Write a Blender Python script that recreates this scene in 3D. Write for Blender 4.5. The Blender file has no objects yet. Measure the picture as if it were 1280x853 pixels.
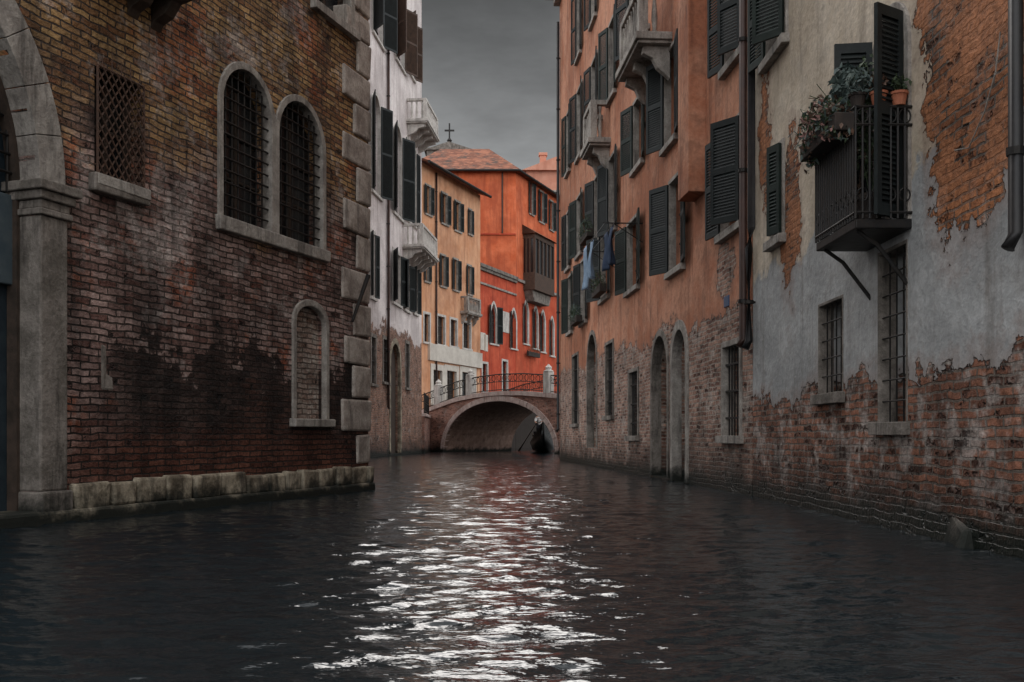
import bpy, bmesh, math, random
import numpy as np
from mathutils import Vector, Matrix
R = math.radians
rnd = random.Random(11)
SC = bpy.context.scene
C = SC.collection
F, HZ, CX, CH = 1244.4, 547.0, 640.0, 0.8

# ------------------------------------------------------------------ nodes
class NT:
    def __init__(s, name, world=None):
        if world:
            s.t = world.node_tree; s.t.nodes.clear()
            return
        s.m = bpy.data.materials.new(name); s.m.use_nodes = True
        s.t = s.m.node_tree; s.t.nodes.clear()
        s.out = s.t.nodes.new('ShaderNodeOutputMaterial')
        s.b = s.t.nodes.new('ShaderNodeBsdfPrincipled')
        s.t.links.new(s.b.outputs[0], s.out.inputs[0])
    def put(s, inp, v):
        if isinstance(v, bpy.types.NodeSocket): s.t.links.new(v, inp)
        elif inp.type == 'RGBA':
            if isinstance(v, (int, float)): v = (v, v, v)
            inp.default_value = tuple(v)[:3] + (1,)
        else: inp.default_value = v
    def node(s, typ, ins=None, **props):
        nd = s.t.nodes.new(typ)
        for k, v in props.items(): setattr(nd, k, v)
        for k, v in (ins or {}).items(): s.put(nd.inputs[k], v)
        return nd
    def M(s, op, a, b=0.0, c=None, clamp=False):
        ins = {0: a, 1: b}
        if c is not None: ins[2] = c
        return s.node('ShaderNodeMath', ins, operation=op, use_clamp=clamp).outputs[0]
    def add(s, a, b): return s.M('ADD', a, b)
    def sub(s, a, b): return s.M('SUBTRACT', a, b)
    def mul(s, a, b): return s.M('MULTIPLY', a, b)
    def mad(s, a, b, c): return s.M('MULTIPLY_ADD', a, b, c)
    def smooth(s, x, lo, hi, a=0.0, b=1.0):
        nd = s.node('ShaderNodeMapRange', {0: x, 1: lo, 2: hi, 3: a, 4: b}, interpolation_type='SMOOTHSTEP')
        return nd.outputs[0]
    def noise(s, vec, scale, detail=4, rough=.6):
        return s.node('ShaderNodeTexNoise', {'Vector': vec, 'Scale': scale, 'Detail': detail, 'Roughness': rough}).outputs[0]
    def noisec(s, vec, scale, detail=2):
        return s.node('ShaderNodeTexNoise', {'Vector': vec, 'Scale': scale, 'Detail': detail}).outputs[1]
    def comb(s, x, y, z): return s.node('ShaderNodeCombineXYZ', {0: x, 1: y, 2: z}).outputs[0]
    def vm(s, op, a, b): return s.node('ShaderNodeVectorMath', {0: a, 1: b}, operation=op).outputs[0]
    def mix(s, f, a, b, mode='MIX'):
        nd = s.node('ShaderNodeMix', None, data_type='RGBA', blend_type=mode)
        s.put(nd.inputs[0], f); s.put(nd.inputs[6], a); s.put(nd.inputs[7], b)
        return nd.outputs[2]
    def scale(s, col, f):   # colour * scalar
        return s.mix(1.0, col, s.comb(f, f, f), 'MULTIPLY')
    def xyz(s):
        tc = s.node('ShaderNodeTexCoord').outputs['Object']
        sp = s.node('ShaderNodeSeparateXYZ', {0: tc})
        s.tc = tc
        return sp.outputs[0], sp.outputs[1], sp.outputs[2]
    def finish(s, col, rough=.85, height=None, dist=1.0, strength=1.0, spec=.3, metal=0.0):
        s.put(s.b.inputs['Base Color'], col); s.put(s.b.inputs['Roughness'], rough)
        s.b.inputs['Specular IOR Level'].default_value = spec
        s.b.inputs['Metallic'].default_value = metal
        if height is not None:
            bp = s.node('ShaderNodeBump', {'Height': height, 'Strength': strength, 'Distance': dist})
            s.put(s.b.inputs['Normal'], bp.outputs[0])
        return s.m

def bricks(n, P, w=.25, h=.072, m=.011, warp=(.06, .035, 0)):
    wv = n.noisec(P, 4.5, 2)
    P2 = n.vm('ADD', P, n.vm('MULTIPLY', n.vm('SUBTRACT', wv, (.5, .5, .5)), warp))
    nd = n.node('ShaderNodeTexBrick', {'Vector': P2, 'Color1': (0, 0, 0), 'Color2': (1, 1, 1), 'Mortar': (.5, .5, .5),
        'Scale': 1.0, 'Mortar Size': m, 'Mortar Smooth': .35, 'Bias': 0.0, 'Brick Width': w, 'Row Height': h})
    return nd.outputs[0], nd.outputs[1]     # random grey per brick, mortar factor

def facade_mat(name, pl1, pl2, br1, br2, mortar, edge=2.0, amp=1.0, patches=(), cover=(), damp=.7,
               low=None, split=2.6, streak=.55, dirt=(.05, .04, .035), seed=0.0, stain=.5, high=None, salt=(.34, .30, .27), rough_base=False, tilt=0.0, decay=0.0, salts=0.0):
    n = NT(name); x, y, z = n.xyz()
    hx = n.add(x, y)
    h = n.add(hx, seed)
    P = n.comb(h, z, 0.0)
    big = n.noise(P, .45, 2); med = n.noise(P, 1.7, 5, .68); fine = n.noise(P, 15, 3, .7)
    jag = n.noise(P, 5.0, 3, .65)
    r, mo = bricks(n, P, warp=(.10, .055, 0) if rough_base else (.06, .035, 0), m=.012)
    mm = n.sub(med, .5); bb = n.sub(big, .5); jj = n.sub(jag, .5)
    br = n.mix(r, br1, br2)
    if high: br = n.mix(n.smooth(n.add(z, mm), 2.0, 2.5), br, n.mix(r, high[0], high[1]))
    br = n.mix(mo, br, mortar)
    sal = n.smooth(n.add(n.mul(jag, .45), n.mul(n.noise(n.vm('ADD', P, (31, 7, 0)), 1.5, 3, .7), .6)), .55 - salts, .65 - salts)
    if high: sal = n.mul(sal, n.smooth(z, 2.2, 2.8, 1.0, .25))
    br = n.mix(n.mul(sal, .7), br, n.mix(n.mul(r, .6), n.mix(fine, mortar, salt), salt))
    if high:
        cov = n.mul(n.smooth(n.add(med, n.mul(jj, .3)), .43, .50), n.smooth(z, 2.3, 2.9))
        br = n.mix(n.mul(cov, .95), br, n.mix(jag, (.26, .10, .045), (.38, .165, .08)))
    er = n.smooth(n.add(jag, n.mul(n.sub(r, .5), .24)), .31 + decay, .40 + decay)
    if high: er = n.M('MAXIMUM', er, cov)
    br = n.scale(br, n.mad(er, .58, .42))
    br = n.scale(br, n.smooth(med, .25, .7, .5, 1.2))
    br = n.scale(br, n.smooth(fine, .2, .75, .55, 1.35))
    wob = n.add(n.add(n.mul(mm, 1.5 * amp), n.mul(bb, 1.6 * amp)), n.add(n.mul(n.sub(fine, .5), .05), n.mul(jj, .36)))
    e = n.add(n.sub(n.mad(hx, tilt, edge), z), wob)
    def blob(cx, cz, rx, rz):
        dx = n.M('DIVIDE', n.sub(hx, cx), rx); dz = n.M('DIVIDE', n.sub(z, cz), rz)
        d = n.M('SQRT', n.add(n.mul(dx, dx), n.mul(dz, dz)))
        w2 = n.add(n.mul(mm, .9), n.add(n.mul(n.sub(fine, .5), .04), n.mul(jj, .28)))
        return n.add(n.mul(n.sub(1.0, d), min(rx, rz)), w2)
    for p in cover: e = n.M('MINIMUM', e, n.mul(blob(*p), -1.0))
    for p in patches: e = n.M('MAXIMUM', e, blob(*p))
    mask = n.smooth(e, -.008, .008)
    st = n.noise(n.comb(n.mul(h, 3.2), n.mul(z, .35), 0.0), 1.0, 4, .65)
    pl = n.mix(n.smooth(n.add(med, n.mul(bb, .8)), .35, .65), pl1, pl2)
    if low:
        lw = n.mix(n.smooth(med, .35, .65), low[0], low[1])
        pl = n.mix(n.smooth(n.add(n.add(z, n.mul(mm, 1.3)), n.mul(bb, .8)), split - .06, split + .06), lw, pl)
    pl = n.mix(n.mul(n.smooth(st, .48, .72), streak), pl, dirt)
    pl = n.mix(n.mul(n.smooth(n.add(n.mul(med, .5), n.mul(jag, .5)), .48, .64), stain), pl, n.mix(.5, pl, dirt))
    pl = n.scale(pl, n.smooth(fine, .2, .8, .82, 1.12))
    pl = n.scale(pl, n.smooth(big, .3, .7, .8, 1.1))
    edge_shade = n.smooth(n.M('ABSOLUTE', e), 0.0, .05)  # contact shade along the peeled plaster edge, painted into the colour
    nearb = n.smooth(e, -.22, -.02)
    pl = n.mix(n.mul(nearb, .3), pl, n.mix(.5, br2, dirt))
    col = n.mix(mask, n.scale(pl, n.mad(edge_shade, .1, .9)), n.scale(br, n.mad(edge_shade, .6, .4)))
    d = n.smooth(n.add(z, n.mul(mm, 1.0)), .05, damp)
    col = n.scale(col, n.mad(d, .7, .30))
    alg = n.smooth(n.add(z, n.add(n.mul(mm, .5), n.mul(jj, .3))), .1, .34)
    col = n.mix(alg, (.010, .013, .010), col)
    hb = n.add(n.mul(n.sub(1.0, mo), .014), n.mul(fine, .02))
    hb = n.add(n.add(hb, n.mul(r, .016)), n.mul(er, .03))
    hp = n.add(n.add(.10, n.mul(fine, .006)), n.mul(med, .03))
    hgt = n.add(n.mul(mask, hb), n.mul(n.sub(1.0, mask), hp))
    return n.finish(col, n.mad(d, .45, .4), hgt, 1.0, 1.0, .3)

def stucco_mat(name, pl1, pl2, dirt, streak=.4, low=None, split=0.0, seed=0.0, base=(.03, .024, .021), bh=3.4):
    n = NT(name); x, y, z = n.xyz()
    h = n.add(n.add(x, y), seed); P = n.comb(h, z, 0.0)
    med = n.noise(P, .8, 5, .7); st = n.noise(n.comb(n.mul(h, 2.2), n.mul(z, .25), 0.0), 1.0, 4, .65)
    pl = n.mix(n.smooth(med, .35, .65), pl1, pl2)
    if low: pl = n.mix(n.smooth(z, split - .03, split + .03), n.mix(n.smooth(med, .35, .65), low[0], low[1]), pl)
    pl = n.mix(n.mul(n.smooth(st, .44, .68), streak), pl, dirt)
    pl = n.mix(n.mul(n.smooth(n.noise(P, .25, 4, .7), .48, .62), .45), pl, dirt)
    w = n.smooth(n.add(z, n.mul(n.sub(med, .5), 1.6)), bh - .6, bh + .4)
    pl = n.mix(w, base, pl)
    return n.finish(pl, .9, n.mul(med, .05), 1.0, 1.0, .2)

def old_brick_mat(name, infill=False):
    n = NT(name); x, y, z = n.xyz()
    h = n.add(x, y); P = n.comb(h, z, 0.0)
    big = n.noise(P, .5, 2); med = n.noise(P, 1.6, 5, .68); fine = n.noise(P, 17, 3, .7); jag = n.noise(P, 4.6, 4, .7)
    mm = n.sub(med, .5); bb = n.sub(big, .5); jj = n.sub(jag, .5)
    r, mo = bricks(n, P, .245, .07, .010, (.085, .05, 0))
    alt = n.noise(n.vm('ADD', P, (21, 13, 0)), .9, 5, .72)
    if infill:
        col = n.mix(r, (.20, .115, .085), (.42, .32, .27))
        col = n.mix(n.smooth(jag, .45, .62), col, (.42, .37, .32))
        col = n.mix(mo, col, (.13, .10, .085))
    else:
        c_mid = n.mix(r, (.11, .05, .04), (.38, .265, .235))
        c_up = n.mix(r, (.16, .07, .032), (.40, .25, .11))
        zz = n.add(n.add(z, n.mul(mm, 2.4)), n.mul(bb, 2.8))
        col = n.mix(n.smooth(zz, 3.4, 4.3), c_mid, c_up)
        rust = n.smooth(n.noise(n.vm('ADD', P, (7, 3, 0)), .8, 4, .72), .52, .62)
        col = n.mix(n.mul(rust, .75), col, n.mix(r, (.19, .045, .018), (.36, .105, .042)))
        pale = n.smooth(n.add(n.mul(alt, .6), n.mul(jag, .4)), .50, .60)
        col = n.mix(n.mul(pale, .65), col, n.mix(r, (.25, .21, .195), (.50, .44, .41)))
        darkp = n.smooth(n.add(n.mul(alt, .6), n.mul(big, .4)), .37, .46, 1.0, 0.0)
        col = n.mix(n.mul(darkp, .75), col, n.mix(r, (.026, .019, .016), (.075, .05, .04)))
        dz = n.add(n.add(n.add(z, n.mul(mm, 2.0)), n.mul(bb, 1.3)), n.mul(jj, 1.0))
        lowd = n.mul(n.smooth(dz, 1.74, 1.84, 1.0, 0.0), n.smooth(n.add(h, mm), .3, 1.3))
        col = n.mix(n.mul(lowd, .92), col, n.mix(r, (.013, .009, .008), (.042, .021, .016)))
        red = n.smooth(n.add(z, n.mul(mm, .9)), .6, 1.1, 1.0, 0.0)
        col = n.mix(n.mul(red, .65), col, n.mix(r, (.085, .024, .014), (.18, .062, .036)))
        mcol = n.mix(n.smooth(zz, 1.6, 2.6), (.022, .015, .012), n.mix(pale, (.050, .036, .029), (.20, .17, .15)))
        col = n.mix(mo, col, mcol)
        drip = n.noise(n.comb(n.mul(h, 2.6), n.mul(z, .3), 3.0), 1.0, 4, .65)
        col = n.scale(col, n.smooth(drip, .42, .66, 1.08, .5))
    hole = n.smooth(n.add(jag, n.mul(n.sub(r, .5), .22)), .345, .27)
    col = n.scale(col, n.sub(1.0, n.mul(hole, .82)))
    col = n.scale(col, n.smooth(fine, .2, .8, .55, 1.35))
    col = n.scale(col, n.smooth(med, .25, .75, .58, 1.22))
    hb = n.add(n.mul(n.sub(1.0, mo), .016), n.mul(fine, .024))
    hb = n.add(n.add(hb, n.mul(r, .016)), n.add(n.mul(hole, -.035), n.mul(med, .06)))
    return n.finish(col, .8, hb, 1.0, 1.0, .3)

def stone_mat(name, a, b, dark=(.05, .045, .04), k=.5, wet=True):
    n = NT(name); x, y, z = n.xyz()
    P = n.tc
    m1 = n.noise(P, 3.0, 5, .7); m2 = n.noise(P, 30, 3, .7)
    st = n.noise(n.comb(n.mul(x, 6), n.mul(y, 6), n.mul(z, .8)), 1.0, 4, .7)
    col = n.mix(n.smooth(m1, .35, .65), a, b)
    col = n.mix(n.mul(n.smooth(st, .48, .7), k), col, dark)
    col = n.scale(col, n.smooth(m2, .2, .8, .75, 1.15))
    if wet:
        w = n.add(z, n.mul(n.sub(m1, .5), .5))
        col = n.mix(n.smooth(w, .06, .30), (.012, .014, .011), col)
    return n.finish(col, .8, n.add(n.mul(m1, .03), n.mul(m2, .008)), 1.0, .8, .3)

def plain(name, a, b, rough=.6, sc=6.0, bump=.004, metal=0.0, spec=.4):
    n = NT(name); n.xyz()
    f = n.noise(n.tc, sc, 4, .7)
    col = n.mix(n.smooth(f, .3, .7), a, b)
    return n.finish(col, n.mad(f, .25, rough - .12), n.mul(f, bump * 2), 1.0, .8, spec, metal)

def tile_mat(name, a=(.22, .085, .05), b=(.46, .22, .14)):
    n = NT(name); x, y, z = n.xyz()
    w = n.M('SINE', n.mul(x, 2 * math.pi / .26))
    rows = n.M('FRACT', n.mul(y, 1 / .42))
    P = n.comb(n.M('FLOOR', n.mul(x, 1 / .26)), n.M('FLOOR', n.mul(y, 1 / .42)), 0.0)
    r = n.node('ShaderNodeTexWhiteNoise', {'Vector': P}, noise_dimensions='3D').outputs[0]
    col = n.mix(r, a, b)
    col = n.mix(n.smooth(n.noise(n.tc, 1.2, 4, .7), .45, .7), col, (.07, .05, .04))
    col = n.scale(col, n.smooth(w, -1.0, .3, .25, 1.1))
    return n.finish(col, .85, n.add(n.mul(w, .05), n.mul(rows, .03)), 1.0, 1.0, .2)

# ------------------------------------------------------------------ mesh builder
class MB:
    def __init__(s): s.v = []; s.f = []
    def add(s, vs, fs, M=None):
        o = len(s.v)
        for p in vs:
            p = Vector(p)
            if M is not None: p = M @ p
            s.v.append(tuple(p))
        for q in fs: s.f.append(tuple(i + o for i in q))
        return s
    def box(s, x0, x1, y0, y1, z0, z1, M=None, j=0.0):
        vs = [(x, y, z) for x in (x0, x1) for y in (y0, y1) for z in (z0, z1)]
        if j: vs = [tuple(c + rnd.uniform(-j, j) for c in p) for p in vs]
        return s.add(vs, [(0, 1, 3, 2), (4, 6, 7, 5), (0, 4, 5, 1), (2, 3, 7, 6), (0, 2, 6, 4), (1, 5, 7, 3)], M)
    def prism(s, poly, y0, y1, M=None):
        k = len(poly)
        vs = [(p[0], y0, p[1]) for p in poly] + [(p[0], y1, p[1]) for p in poly]
        fs = [tuple(range(k)), tuple(range(2 * k - 1, k - 1, -1))]
        fs += [(i, (i + 1) % k, (i + 1) % k + k, i + k) for i in range(k)]
        return s.add(vs, fs, M)
    def ring(s, inn, out, y0, y1, closed=False):
        k = len(inn); vs = []
        for y in (y0, y1):
            vs += [(p[0], y, p[1]) for p in inn]; vs += [(p[0], y, p[1]) for p in out]
        fs = []
        rng = range(k if closed else k - 1)
        for i in rng:
            j = (i + 1) % k
            fs += [(i, j, k + j, k + i), (2 * k + i, 3 * k + i, 3 * k + j, 2 * k + j), (k + i, k + j, 3 * k + j, 3 * k + i), (i, 2 * k + i, 2 * k + j, j)]
        if not closed:
            fs += [(0, k, 3 * k, 2 * k), (k - 1, 3 * k - 1, 4 * k - 1, 2 * k - 1)]
        return s.add(vs, fs)
    def tube(s, pts, r, n=6, M=None):
        pts = [Vector(p) for p in pts]; vs = []; fs = []
        for i, p in enumerate(pts):
            d = (pts[min(i + 1, len(pts) - 1)] - pts[max(i - 1, 0)]).normalized()
            a = d.cross(Vector((0, 0, 1)))
            if a.length < .05: a = d.cross(Vector((1, 0, 0)))
            a.normalize(); b = d.cross(a)
            rr = r[i] if isinstance(r, (list, tuple)) else r
            for k in range(n):
                t = 2 * math.pi * k / n
                vs.append(p + (a * math.cos(t) + b * math.sin(t)) * rr)
        for i in range(len(pts) - 1):
            for k in range(n):
                fs.append((i * n + k, i * n + (k + 1) % n, (i + 1) * n + (k + 1) % n, (i + 1) * n + k))
        fs += [tuple(range(n - 1, -1, -1)), tuple(range((len(pts) - 1) * n, len(pts) * n))]
        return s.add(vs, fs, M)
    def lathe(s, prof, c, n=10, M=None):
        vs = []; fs = []
        for (r, z) in prof:
            for k in range(n):
                t = 2 * math.pi * k / n
                vs.append((c[0] + r * math.cos(t), c[1] + r * math.sin(t), c[2] + z))
        for i in range(len(prof) - 1):
            for k in range(n):
                fs.append((i * n + k, i * n + (k + 1) % n, (i + 1) * n + (k + 1) % n, (i + 1) * n + k))
        fs += [tuple(range(n - 1, -1, -1)), tuple(range((len(prof) - 1) * n, len(prof) * n))]
        return s.add(vs, fs, M)
    def build(s, name, mat, parent=None, bevel=0.0, smooth=False, recalc=True, M=None):
        me = bpy.data.meshes.new(name)
        me.from_pydata(s.v, [], s.f); me.update()
        if recalc:
            bm = bmesh.new(); bm.from_mesh(me)
            bmesh.ops.recalc_face_normals(bm, faces=bm.faces)
            bm.to_mesh(me); bm.free()
        me.materials.append(mat)
        if smooth:
            for p in me.polygons: p.use_smooth = True
        o = bpy.data.objects.new(name, me); C.objects.link(o)
        if parent: o.parent = parent
        if M is not None: o.matrix_basis = M
        if bevel:
            b = o.modifiers.new('Bevel', 'BEVEL'); b.width = bevel; b.segments = 2; b.limit_method = 'ANGLE'
        return o

def tag(o, label=None, cat=None, group=None, kind=None):
    if label: o['label'] = label
    if cat: o['category'] = cat
    if group: o['group'] = group
    if kind: o['kind'] = kind
    return o
def empty(name, loc, rz=0.0):
    o = bpy.data.objects.new(name, None); C.objects.link(o)
    o.location = loc; o.rotation_euler = (0, 0, rz); o.empty_display_size = .2
    return o

# ------------------------------------------------------------------ materials
IRON = plain('iron', (.010, .010, .011), (.022, .018, .015), .55, 9, .003, .3)
RUST = plain('rusty_iron', (.05, .03, .022), (.09, .045, .028), .75, 14, .004)
GLASS = plain('dark_glass', (.005, .007, .009), (.012, .014, .016), .22, 2, .002, 0, .6)
SHUT = plain('shutter_paint', (.005, .008, .009), (.013, .018, .018), .6, 5, .004)
SHUTG = plain('shutter_green', (.005, .011, .009), (.013, .023, .019), .6, 5, .004)
SHUTB = plain('shutter_brown', (.04, .023, .015), (.08, .045, .03), .65, 5, .004)
WOOD = plain('old_wood', (.025, .018, .013), (.06, .04, .03), .75, 6, .006)
BLUEW = plain('blue_door_paint', (.010, .018, .026), (.022, .034, .042), .6, 4, .004)
BLUEP = plain('blue_grey_panel', (.04, .06, .075), (.07, .09, .10), .6, 3, .003)
STONE = stone_mat('istrian_stone', (.22, .195, .175), (.37, .34, .305), k=.7)
STONED = stone_mat('dark_stone', (.12, .105, .09), (.25, .22, .195), (.035, .03, .026), .75)
STONEW = stone_mat('white_stone', (.46, .43, .40), (.60, .57, .53), (.14, .12, .11), .55)
STONEP = stone_mat('plinth_stone', (.13, .105, .075), (.40, .345, .26), (.025, .021, .018), .8)
STONEQ = stone_mat('quoin_stone', (.24, .20, .175), (.44, .39, .345), (.06, .05, .042), .65)
BRIDGES = stone_mat('bridge_stone', (.44, .32, .285), (.56, .46, .42), (.14, .09, .075), .5)
VAULT = stone_mat('vault_brick', (.20, .125, .095), (.30, .20, .16), (.07, .045, .035), .6)
SLAB = stone_mat('wet_slab_stone', (.05, .043, .036), (.11, .095, .08), (.02, .018, .016), .7)
TERRA = plain('terracotta', (.30, .09, .045), (.42, .16, .09), .8, 8, .004)
TROUGH = plain('dark_trough', (.02, .016, .014), (.045, .033, .027), .8, 8, .004)
SOIL = plain('soil', (.02, .015, .01), (.04, .03, .02), .95, 20, .01)
LEAF = plain('leaf', (.02, .036, .016), (.05, .075, .033), .6, 8, .002)
LEAFG = plain('grey_leaf', (.05, .075, .075), (.10, .13, .115), .65, 8, .002)
LEAFD = plain('dry_leaf', (.07, .04, .028), (.13, .075, .05), .7, 8, .002)
LEAFP = plain('faded_petal', (.18, .08, .07), (.30, .17, .15), .7, 8, .002)
PIPE = plain('pipe_paint', (.010, .010, .012), (.024, .022, .022), .45, 4, .002, .2)
COPPER = plain('copper_pipe', (.03, .016, .013), (.06, .03, .023), .5, 4, .002, .3)
TILE = tile_mat('roof_tiles')
TILEO = tile_mat('red_brown_roof_tiles', (.19, .06, .032), (.44, .16, .085))
CLOTHP = plain('pale_blue_cloth', (.15, .22, .31), (.24, .32, .42), .9, 5, .01)
CLOTHD = plain('dark_blue_cloth', (.018, .032, .065), (.04, .06, .105), .9, 5, .01)
CLOTHW = plain('white_cloth', (.5, .5, .5), (.62, .62, .6), .9, 5, .01)

M_A = old_brick_mat('old_brick_wall')
M_AI = old_brick_mat('pale_brick_infill', True)
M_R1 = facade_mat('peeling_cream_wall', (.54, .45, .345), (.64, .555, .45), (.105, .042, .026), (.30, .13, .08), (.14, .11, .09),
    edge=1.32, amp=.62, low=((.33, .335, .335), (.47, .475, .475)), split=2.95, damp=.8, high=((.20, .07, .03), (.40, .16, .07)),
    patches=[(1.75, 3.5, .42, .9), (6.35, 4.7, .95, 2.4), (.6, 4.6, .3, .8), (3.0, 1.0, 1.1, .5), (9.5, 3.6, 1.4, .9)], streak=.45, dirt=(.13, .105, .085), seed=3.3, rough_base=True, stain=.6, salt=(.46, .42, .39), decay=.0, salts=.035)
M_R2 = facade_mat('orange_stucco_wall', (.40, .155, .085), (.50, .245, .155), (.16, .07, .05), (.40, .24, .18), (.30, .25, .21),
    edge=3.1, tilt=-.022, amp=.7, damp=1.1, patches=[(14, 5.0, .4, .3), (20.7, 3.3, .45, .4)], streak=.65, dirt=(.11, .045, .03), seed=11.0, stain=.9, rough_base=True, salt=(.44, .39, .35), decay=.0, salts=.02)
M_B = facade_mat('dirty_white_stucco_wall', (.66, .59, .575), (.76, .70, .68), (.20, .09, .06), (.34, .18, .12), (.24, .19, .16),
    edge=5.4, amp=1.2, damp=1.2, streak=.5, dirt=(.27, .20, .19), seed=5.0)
M_C = stucco_mat('peach_stucco_wall', (.56, .27, .145), (.66, .37, .225), (.30, .135, .08), .5, seed=2.0, bh=-3)
M_D = stucco_mat('vivid_orange_stucco_wall', (.54, .115, .045), (.68, .185, .085), (.31, .07, .035), .65, ((.42, .066, .032), (.55, .11, .055)), 12.6, 8.0)
M_E = stucco_mat('red_stucco_wall', (.42, .064, .032), (.55, .108, .055), (.22, .037, .022), .55, seed=9.0)
M_F = stucco_mat('pink_stucco_wall', (.5, .22, .15), (.56, .28, .2), (.3, .12, .08), .3, seed=4.0)
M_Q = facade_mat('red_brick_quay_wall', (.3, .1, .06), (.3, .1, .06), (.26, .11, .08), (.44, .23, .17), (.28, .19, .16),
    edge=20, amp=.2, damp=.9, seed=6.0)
WHITEP = plain('white_shop_plaster', (.46, .42, .37), (.58, .54, .48), .85, 2, .004)

# ------------------------------------------------------------------ building helper
def outline(u0, u1, z0, z1, kind, w=0.0, n=14):
    a = u0 - w; b = u1 + w; hw = (u1 - u0) / 2; uc = (u0 + u1) / 2
    if kind == 'rect':
        return [(a, z0), (a, z1 + w), (b, z1 + w), (b, z0)]
    rise = {'arch': hw, 'seg': hw * .6, 'gothic': hw * 1.7}[kind]
    sp = z1 - rise
    pts = [(a, z0)]
    for i in range(n + 1):
        t = math.pi * (1 - i / n)
        if kind == 'gothic':
            c = math.cos(t); q = abs(c)
            pts.append((uc + (hw + w) * c, sp + (rise + w) * (1 - q ** 1.6) ** .75))
        else:
            pts.append((uc + (hw + w) * math.cos(t), sp + (rise + w) * math.sin(t)))
    pts.append((b, z0))
    return pts

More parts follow.
